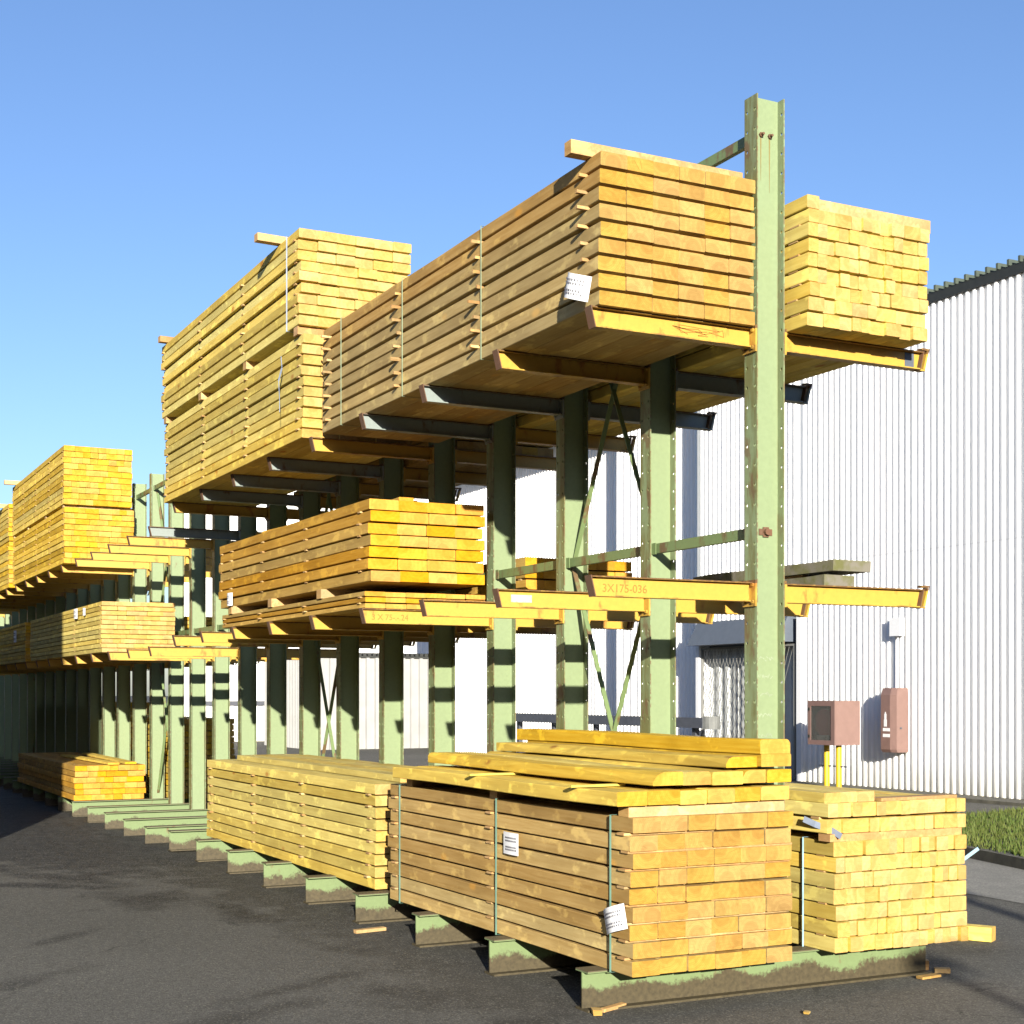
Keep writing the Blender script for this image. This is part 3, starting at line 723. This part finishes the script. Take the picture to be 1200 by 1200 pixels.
# wany yellow planks
def wany(L, w_, t, seed, kind='yellow', lw=.05, rw=.0, round_end=False):
    rn = random.Random(seed); b = MB(); rings = []; k = 14
    a = rn.uniform(0, 6)
    for i in range(k+1):
        y = L*i/k; l_ = max(.004, lw*(.5+.5*math.sin(a+i*.55))*rn.uniform(.7,1.1)); r_ = max(.004, rw*(.5+.5*math.sin(a*2+i*.7))*rn.uniform(.7,1.1))
        dz = .004*math.sin(i*.5+a); tt = t
        ws = w_
        if round_end and i == 0: tt = t*.8
        x0, x1 = -ws/2, ws/2
        rings.append([(x0+.003,y,dz),(x1-.003,y,dz),(x1,y,dz+.004),(x1,y,tt-min(r_,t*.8)+dz),(x1-r_*.5,y,tt-r_*.25+dz),(x1-r_,y,tt+dz),(x0+l_,y,tt+dz),(x0+l_*.45,y,tt-l_*.22+dz),(x0,y,tt-min(l_*.9,t*.75)+dz),(x0,y,dz+.004)])
    b.loft(rings, 0, 1); return b.mesh('plank', list(WOOD[kind]))
GY = 'loose yellow planks on the front brown pack'
x = -1.15; wl = [.185,.20,.17,.175,.17,.19]
names6 = ['outermost plank on the aisle side', 'second plank from the aisle side', 'third plank from the aisle side', 'fourth plank from the aisle side', 'fifth plank from the aisle side', 'innermost plank beside the upright']
for i, w_ in enumerate(wl):
    o = link('plank', wany(2.98, w_-.003, .074, 40+i, lw=.012, rw=.01), None, (x+w_/2, -.300+random.uniform(-.006,.006), 1.088))
    tag(o, 'bottom layer of yellow planks, ' + names6[i], 'plank', GY); x += w_; o.rotation_euler = (0, 0, 0)
x = -.93; wl2 = [.19,.18,.20,.155,.165]
nm = ['wany edged yellow plank at the aisle side of the second layer', 'wany yellow plank second from the aisle in the second layer', 'wany yellow plank in the middle of the second layer', 'fourth yellow plank of the second layer', 'yellow plank of the second layer nearest the upright']
for i, w_ in enumerate(wl2):
    o = link('plank', wany(2.95-.08*i, w_-.004, .070, 60+i, lw=.075 if i < 4 else .02, rw=.05 if i < 3 else .01), None, (x+w_/2, -.285+random.uniform(-.01,.01), 1.184))
    tag(o, nm[i], 'plank', GY); x += w_; o.rotation_euler = (.0015*(i % 3), 0, (-.012,.004,-.006,.003,0)[i])
o = link('plank', wany(2.75, .21, .058, 81, lw=.09, rw=.03), None, (-.335,-.25,1.268)); tag(o, 'thin wany plank with dark bark edge in the top layer, on its aisle side', 'plank', GY)
o = link('plank', wany(2.7, .20, .070, 82, lw=.01, rw=.01), None, (-.14,-.29,1.268)); tag(o, 'flat yellow plank of the top layer right under the round edged one', 'plank', GY)
o = link('plank', wany(2.85, .20, .078, 83, lw=.02, rw=.09), None, (-.15,-.295,1.3395)); tag(o, 'topmost round edged yellow plank beside the front upright', 'plank', GY)
for i, (y, ln) in enumerate(((.10,.34), (1.35,.75))):
    o = MB().box(0,ln,-.02,.02,0,.012).build('strip', M['yellow_strip'], None, (-1.20, y, 1.1775-.0125)); o.location.z = 1.1665
    o.rotation_euler = (0,0,.02); tag(o, ['thin yellow strip poking out nearest the front between plank layers','thin yellow strip poking out half way along between plank layers'][i], 'strip', 'thin strips between the yellow planks')

# --- A2 pale pack
A2 = pack('timber_pack', 'pale yellow timber pack on the foot beams just beyond the brown one', G1,
     -.95, -.06, 3.5, 8.15, .205, 9, .0885, .076, 'pale', 5, (.03,.36,.66,.97), (), seed=2, proud=.02, stickw=.06, rowx=[.0]*8+[.0])
m_ = board_mesh(.17, .05, 4.3, 'pale', 5)
for i in range(4):
    o = link('board', m_, A2, (-.17+i*.172+.05, .12+random.uniform(-.03,.03), 9*.0885-.011))
# --- A3
A3 = pack('timber_pack', 'low orange timber pack at the far left of the foot beams', G1,
     -1.15, -.17, 14.3, 19.4, .175, 6, .082, .074, 'orange', None, (.3,.6,.9), (), seed=3, proud=.005, rowjit=.014, wid=(.12,.24))
for i, (xx, yy, L_, rz, lb) in enumerate(((-.62, 14.25, 3.2, .03, 'loose yellow board on the far orange pack pointing at the uprights'),
                                   (-.36, 14.35, 3.6, -.02, 'loose yellow board on the far orange pack beside the uprights'))):
    o = link('board', board_mesh(.16,.03,L_,'yellow',90+i), None, (xx,yy,.175+6*.082+.002), (0,0,rz)); tag(o, lb, 'board', 'loose boards on the far orange pack')
# --- B1 right lower
B1 = pack('timber_pack', 'pale small section timber pack with blue straps in front right on the foot beam', G1,
     .31, 1.285, -.232, 3.85, .216, 7, .0898, .082, 'pale', None, (.03,.35,.66,.97), (.066,.5,.9), 'strap_blue', seed=4, proud=.0, wid=(.062,.125), jit=.013, stickw=.07)
bearers(B1, (.06,1.4,2.7,3.95), -.515, .46, .6205, .042, .10)
B1b = pack('timber_pack', 'two loose courses of pale timber on top of the blue strapped pack', G1,
     .265, 1.29, -.215, 3.8, .880, 2, .092, .078, 'pale', None, (.03,.35,.66,.97), (), seed=5, proud=.0, wid=(.07,.14), jit=.012, stickw=.07)
x = .265
for i, w_ in enumerate((.12,.12,.125)):
    o = link('board', board_mesh(w_-.002,.058,3.7,'pale',70+i), None, (x+w_/2,-.19,1.0515)); x += w_
    tag(o, ['pale board on the right pack, nearest the upright', 'pale board on the right pack, middle of three', 'pale board on the right pack, rightmost of three'][i], 'board', 'three loose boards topping the right front pack')
MB().box(0,.60,0,.10,0,.018).build('thin_board', list(WOOD['stick']), B1b, (-.12,-.0,.1715)).rotation_euler=(0,0,.05)
# loose strap ends
b = MB(); pts = [(1.29,.0,.60),(1.37,.0,.615),(1.46,-.02,.655),(1.56,-.05,.725)]
for p_, q_ in zip(pts, pts[1:]): b.bar(p_, q_, .004, .022)
tag(b.build('strap_end', M['strap_blue']), 'blue strap end sticking out from the right side of the front pack', 'strap', 'loose strap ends')
b = MB(); pts = [(.235,-.05,.955),(.26,-.12,.93),(.31,-.20,.90),(.33,-.26,.87)]
for p_, q_ in zip(pts, pts[1:]): b.bar(p_, q_, .004, .035)
tag(b.build('strap_end', M['strap_grey']), 'grey blue strap end folded over the left edge of the right pack', 'strap', 'loose strap ends')

# --- U1 big brown upper
U1 = pack('timber_pack', 'large brown timber pack on the top arms left of the front upright, crooked battens', G3,
     -1.11, -.115, -.064, 4.2, 3.702, 9, .0912, .0735, 'brown', 6, (.035,.34,.64,.965), (.33,.62,.90), 'strap_thin', seed=6, proud=.055, jit=.006, stickw=.022, rowjit=.006, crook={.035:0,.34:.5,.64:.8,.965:.2})
label_tag(U1, -.535, .06, .02, .25, .13, tilt=.35, bend=.06)
m = MB(); m.loft([[(xx,-.035,0),(xx,.035,0),(xx,.035,.072),(xx,-.035,.072)] for xx in (-.62, .48)], 0, 1)
o = m.build('bearer', list(WOOD['stick']), None, (-.6125, .06, 3.702+9*.0912-.019)); tag(o, 'square batten lying across the front top of the big brown pack', 'batten', 'battens left on top of packs')
o = MB().box(-.06,.06,-.05,.05,0,.075).build('wood_block', list(WOOD['stick']), None, (-.42, 2.9, 3.702+9*.0912-.019)); tag(o, 'short wood block on top of the big brown pack against the sky', 'block', 'battens left on top of packs')
# --- U2 lower and upper
U2 = pack('timber_pack', 'pale yellow pack on the top arms, lower one of the double stack', G3,
     -1.19, -.24, 4.45, 8.95, 3.702, 10, .0845, .071, 'pale', 6, (.02,.34,.66,.98), (), seed=7, proud=.02, jit=.008, stickw=.05, rowjit=.010)
bearers(U2, (.10, 1.5, 3.0, 4.4), -.50, .45, 10*.0845-.012, .068, .10)
U2b = pack('timber_pack', 'pale yellow pack raised on bearers, upper one of the double stack', G3,
     -1.215, -.25, 4.45, 8.95, 4.604, 9, .0862, .073, 'pale', 6, (.02,.34,.66,.98), (.06,), 'strap_grey', seed=8, proud=.02, jit=.016, stickw=.05, rowjit=.016)
zt_ = 4.604+9*.0862-.013
for (xx, yy, L_, lb) in ((-1.42,4.95,.55,'batten jutting to the left over the near end of the double stack'), (-1.30,8.75,.5,'batten jutting to the left over the far end of the double stack'), (-.82,4.72,.42,'short batten lying on the top right of the double stack')):
    m = MB(); m.loft([[(q,-.04,0),(q,.04,0),(q,.04,.062),(q,-.04,.062)] for q in (0, L_)], 0, 1)
    o = m.build('batten', list(WOOD['stick']), None, (xx,yy,zt_+.004)); o.rotation_euler = (0,-.05 if xx > -1 else 0,.05); tag(o, lb, 'batten', 'battens left on top of packs')
b = MB(); pts = [(-.505-.02,.40,.72),(-.53,.36,.62),(-.545,.40,.52),(-.56,.33,.36),(-.575,.28,.24)]
for p_, q_ in zip(pts, pts[1:]): b.bar(p_, q_, .004, .016)
b.build('strap', M['strap_grey'], U2)

# --- M0/M1
M0 = pack('timber_pack', 'thin flat stack of three board courses on the middle arms under the orange pack', G2,
     -1.13, -.16, 3.25, 6.95, 2.287, 3, .043, .034, 'orange', 6, (.03,.36,.68,.98), (), seed=9, proud=.02, stickw=.04)
bl = MB(); bl.loft([[(q,-.05,0),(q,.05,0),(q,.05,.072),(q,-.05,.072)] for q in (-.50,.46)], 0, 1); blm = bl.mesh('bearer', list(WOOD['stick']))
for y in (.95, 2.2, 3.4): link('bearer', blm, M0, (0,y,.1205))
M1 = pack('timber_pack', 'orange timber pack with seven courses standing on bearers on the middle arms', G2,
     -1.12, -.20, 3.20, 7.1, 2.481, 7, .0865, .075, 'orange', 4, (.05,.36,.66,.90,.99), (), seed=10, proud=.005, jit=.012, stickw=.05, rowjit=.016)
label_tag(M1, -.49, 3.35, .0, .16, .12, bend=.02)
for i,(xx, yy, rz, lb, zz) in enumerate(((-.78,3.5,.10,'loose orange board on top of the orange pack, lower of two',0), (-.72,3.45,-.03,'loose orange board on top of the orange pack, upper of two',.030))):
    o = link('board', board_mesh(.12,.026,2.4,'orange',95+i), None, (xx,yy,2.481+7*.0865-.008+zz), (0,0,rz)); tag(o, lb, 'board', 'loose boards on the orange pack')
# --- middle far
zm = 2.245-.045
M2 = pack('timber_pack', 'pale yellow pack of eleven thin courses on the middle arms of the middle rack', G2,
     -1.15, -.20, 12.45, 18.1, zm+.002, 11, .0602, .052, 'pale', None, (.02,.33,.66,.98), (), seed=11, wid=(.11,.2), proud=.01, stickw=.05)
label_tag(M2, -.49, 1.55, .5, .25, .14, bend=.02)
label_tag(M2, -.49, 1.0, .52, .12, .10, bend=.02)
M3 = pack('timber_pack', 'shaded pack on the middle arms at the far left edge', G2,
     -1.15, -.20, 18.6, 24.2, zm+.002, 11, .060, .052, 'yellow', 6, (.02,.33,.66,.98), (), seed=12, proud=.01, stickw=.05)
label_tag(M3, -.49, .9, .35, .25, .2, bend=.02)
zu = 3.60-.045
U3 = pack('timber_pack', 'far double stack on the top arms, lower pale yellow pack', G3,
     -1.15, -.15, 15.1, 20.0, zu+.002, 10, .082, .073, 'yellow', None, (.02,.25,.5,.75,.98), (), seed=13, wid=(.11,.2), proud=.012, stickw=.06)
U3b = pack('timber_pack', 'far double stack on the top arms, upper yellow pack with darker ends', G3,
     -1.165, -.19, 15.05, 19.95, zu+.002+.850, 10, .0855, .077, 'yellow', None, (.02,.25,.5,.75,.98), (), seed=14, wid=(.11,.2), proud=.012, stickw=.06)
bearers(U3, (.1,1.6,3.3,4.8), -.5, .49, .8115, .036, .1)
U4 = pack('timber_pack', 'farthest pack on the top arms, cut by the left edge, lower one', G3,
     -1.15, -.18, 20.5, 25.4, zu+.002, 10, .082, .073, 'yellow', 6, (.02,.5,.98), (), seed=15, proud=.012, stickw=.06)
U4b = pack('timber_pack', 'farthest pack on the top arms, cut by the left edge, upper one', G3,
     -1.15, -.18, 20.5, 25.4, zu+.002+.83, 8, .083, .073, 'yellow', 6, (.02,.5,.98), (), seed=16, proud=.012, stickw=.06)
for (xx, yy, lb) in ((-1.35,19.6,'batten across the far stack tops, jutting left, nearer one'), (-1.35,21.2,'batten across the farthest stack top, jutting left')):
    m = MB(); m.loft([[(q,-.04,0),(q,.04,0),(q,.04,.07),(q,-.04,.07)] for q in (0, .8)], 0, 1)
    z_ = zu+.002+.850+10*.0855-.006 if yy < 20 else zu+.002+.83+8*.083-.008
    o = m.build('batten', list(WOOD['stick']), None, (xx,yy,z_)); tag(o, lb, 'batten', 'battens left on top of packs')
# --- right upper
UR1 = pack('timber_pack', 'pale small section pack on the top arm right of the front upright', G3,
     .13, 1.0, -.216, 3.9, 3.702, 8, .0822, .073, 'pale', None, (.03,.35,.66,.97), (), seed=17, proud=.0, wid=(.07,.12), stickw=.08, jit=.014)
zt_ = 8*.0822-.008
bearers(UR1, (.10,), -.32, .50, zt_, .075, .11)
o = link('board', board_mesh(.085,.072,3.9,'pale',33), UR1, (-.395,0,zt_+.001))
o = link('board', board_mesh(.085,.072,3.9,'pale',34), UR1, (-.395,0,zt_+.001)) if False else None
UR2 = pack('timber_pack', 'brown pack on the top right arms hidden behind the big brown pack', G3,
     .13, 1.05, 4.4, 8.6, 3.702, 8, .088, .072, 'brown', 6, (.03,.5,.97), (), seed=18, proud=.0)
# --- right middle
MR = pack('timber_pack', 'small orange pack on the middle right arms seen between the uprights', G2,
     .13, 1.08, 3.15, 7.0, 2.287, 5, .085, .072, 'orange', 6, (.03,.5,.97), (), seed=19, proud=.0)
MR2 = pack('timber_pack', 'pale pack on the middle right arms far behind the uprights', G2,
     .16, 1.05, 13.6, 18.0, zm+.002, 9, .062, .052, 'yellow', 6, (.03,.5,.97), (), seed=20, proud=.0)
BR2 = pack('timber_pack', 'tall pale pack on the right foot beams far behind the uprights', G1,
     .16, 1.05, 14.0, 18.5, .175, 13, .088, .076, 'yellow', 7, (.03,.5,.97), (), seed=21, proud=.0)
pack('timber_pack', 'pack added on the top right arms at the far end to block sky light', G3,  # three far packs added to block sky from the right and darken the background
     .16, 1.05, 20.5, 25.5, zu+.002, 8, .085, .072, 'yellow', 5, (.03,.5,.97), (), seed=22, proud=.0)
pack('timber_pack', 'pack added on the middle right arms at the far end to block sky light', G2,
     .16, 1.05, 18.8, 24.5, zm+.002, 10, .085, .072, 'yellow', 5, (.03,.5,.97), (), seed=23, proud=.0)
pack('timber_pack', 'pack added on the right foot beams at the far end to block sky light', G1,
     .16, 1.05, 18.9, 24.5, .175, 16, .085, .072, 'yellow', 5, (.03,.5,.97), (), seed=24, proud=.0)
# mossy slabs
for i, (x0, x1, z0, y0_, lb) in enumerate(((.44,.66,2.287,.02,'mossy grey concrete slab on the middle right arm, lower one'), (.46,.74,2.372,-.03,'mossy grey concrete slab on the middle right arm, upper one'))):
    b = MB(); r_ = []
    for k in range(9):
        y = y0_+1.42*k/8; j = lambda: random.uniform(-.004,.004)
        r_.append([(x0+j(),y,z0),(x1+j(),y,z0),(x1+j(),y,z0+.062+j()),(x0+j(),y,z0+.062+j())])
    b.loft(r_); tag(b.build('concrete_slab', M['slab']), lb, 'slab', 'mossy slabs on the middle right arms')
o = MB().box(.5,.54,.3,.8,2.3495,2.371).build('spacer', list(WOOD['stick'])); tag(o, 'thin wooden spacer between the two mossy slabs', 'spacer')

# --- small things on the ground
def scrap(x, y, z, l_, w_, t_, rz, lb, kind='stick', grp='wood scraps on the asphalt'):
    m = MB(); m.loft([[(q,-w_/2,0),(q,w_/2*.8,0),(q,w_/2,t_),(q,-w_/2,t_*.9)] for q in (0, l_)], 0, 1)
    o = m.build('wood_scrap', list(WOOD[kind]), None, (x,y,z)); o.rotation_euler = (0,0,rz); tag(o, lb, 'wood scrap', grp)
scrap(-1.36, 2.85, .004, .24, .04, .025, .15, 'pale split lath on the asphalt between two foot beams')
scrap(-1.12, -.10, .004, .20, .03, .02, .4, 'pale sliver lying against the front foot beam tip')
scrap(-1.18, -.16, .004, .07, .05, .03, 1.2, 'reddish chip beside the front foot beam tip', 'brown')
scrap(1.20, -.06, .004, .09, .035, .03, -.6, 'pale offcut at the right end of the front foot beam')
scrap(1.215, .02, .004, .06, .025, .06, .9, 'upright chip at the right end of the front foot beam')
scrap(.98, -.17, .004, .16, .05, .015, .1, 'brown flat offcut lying before the front foot beam', 'brown')
scrap(-.20, -.62, .004, .04, .03, .012, .7, 'tiny brown chip on the asphalt before the front foot beam', 'brown')
m = board_mesh(.11, .095, 1.7, 'yellow', 77)
o = link('beam_offcut', m, None, (2.34, .60, .004), (0,0,R(30))); tag(o, 'yellow beam end lying on the asphalt right of the front pack', 'beam')
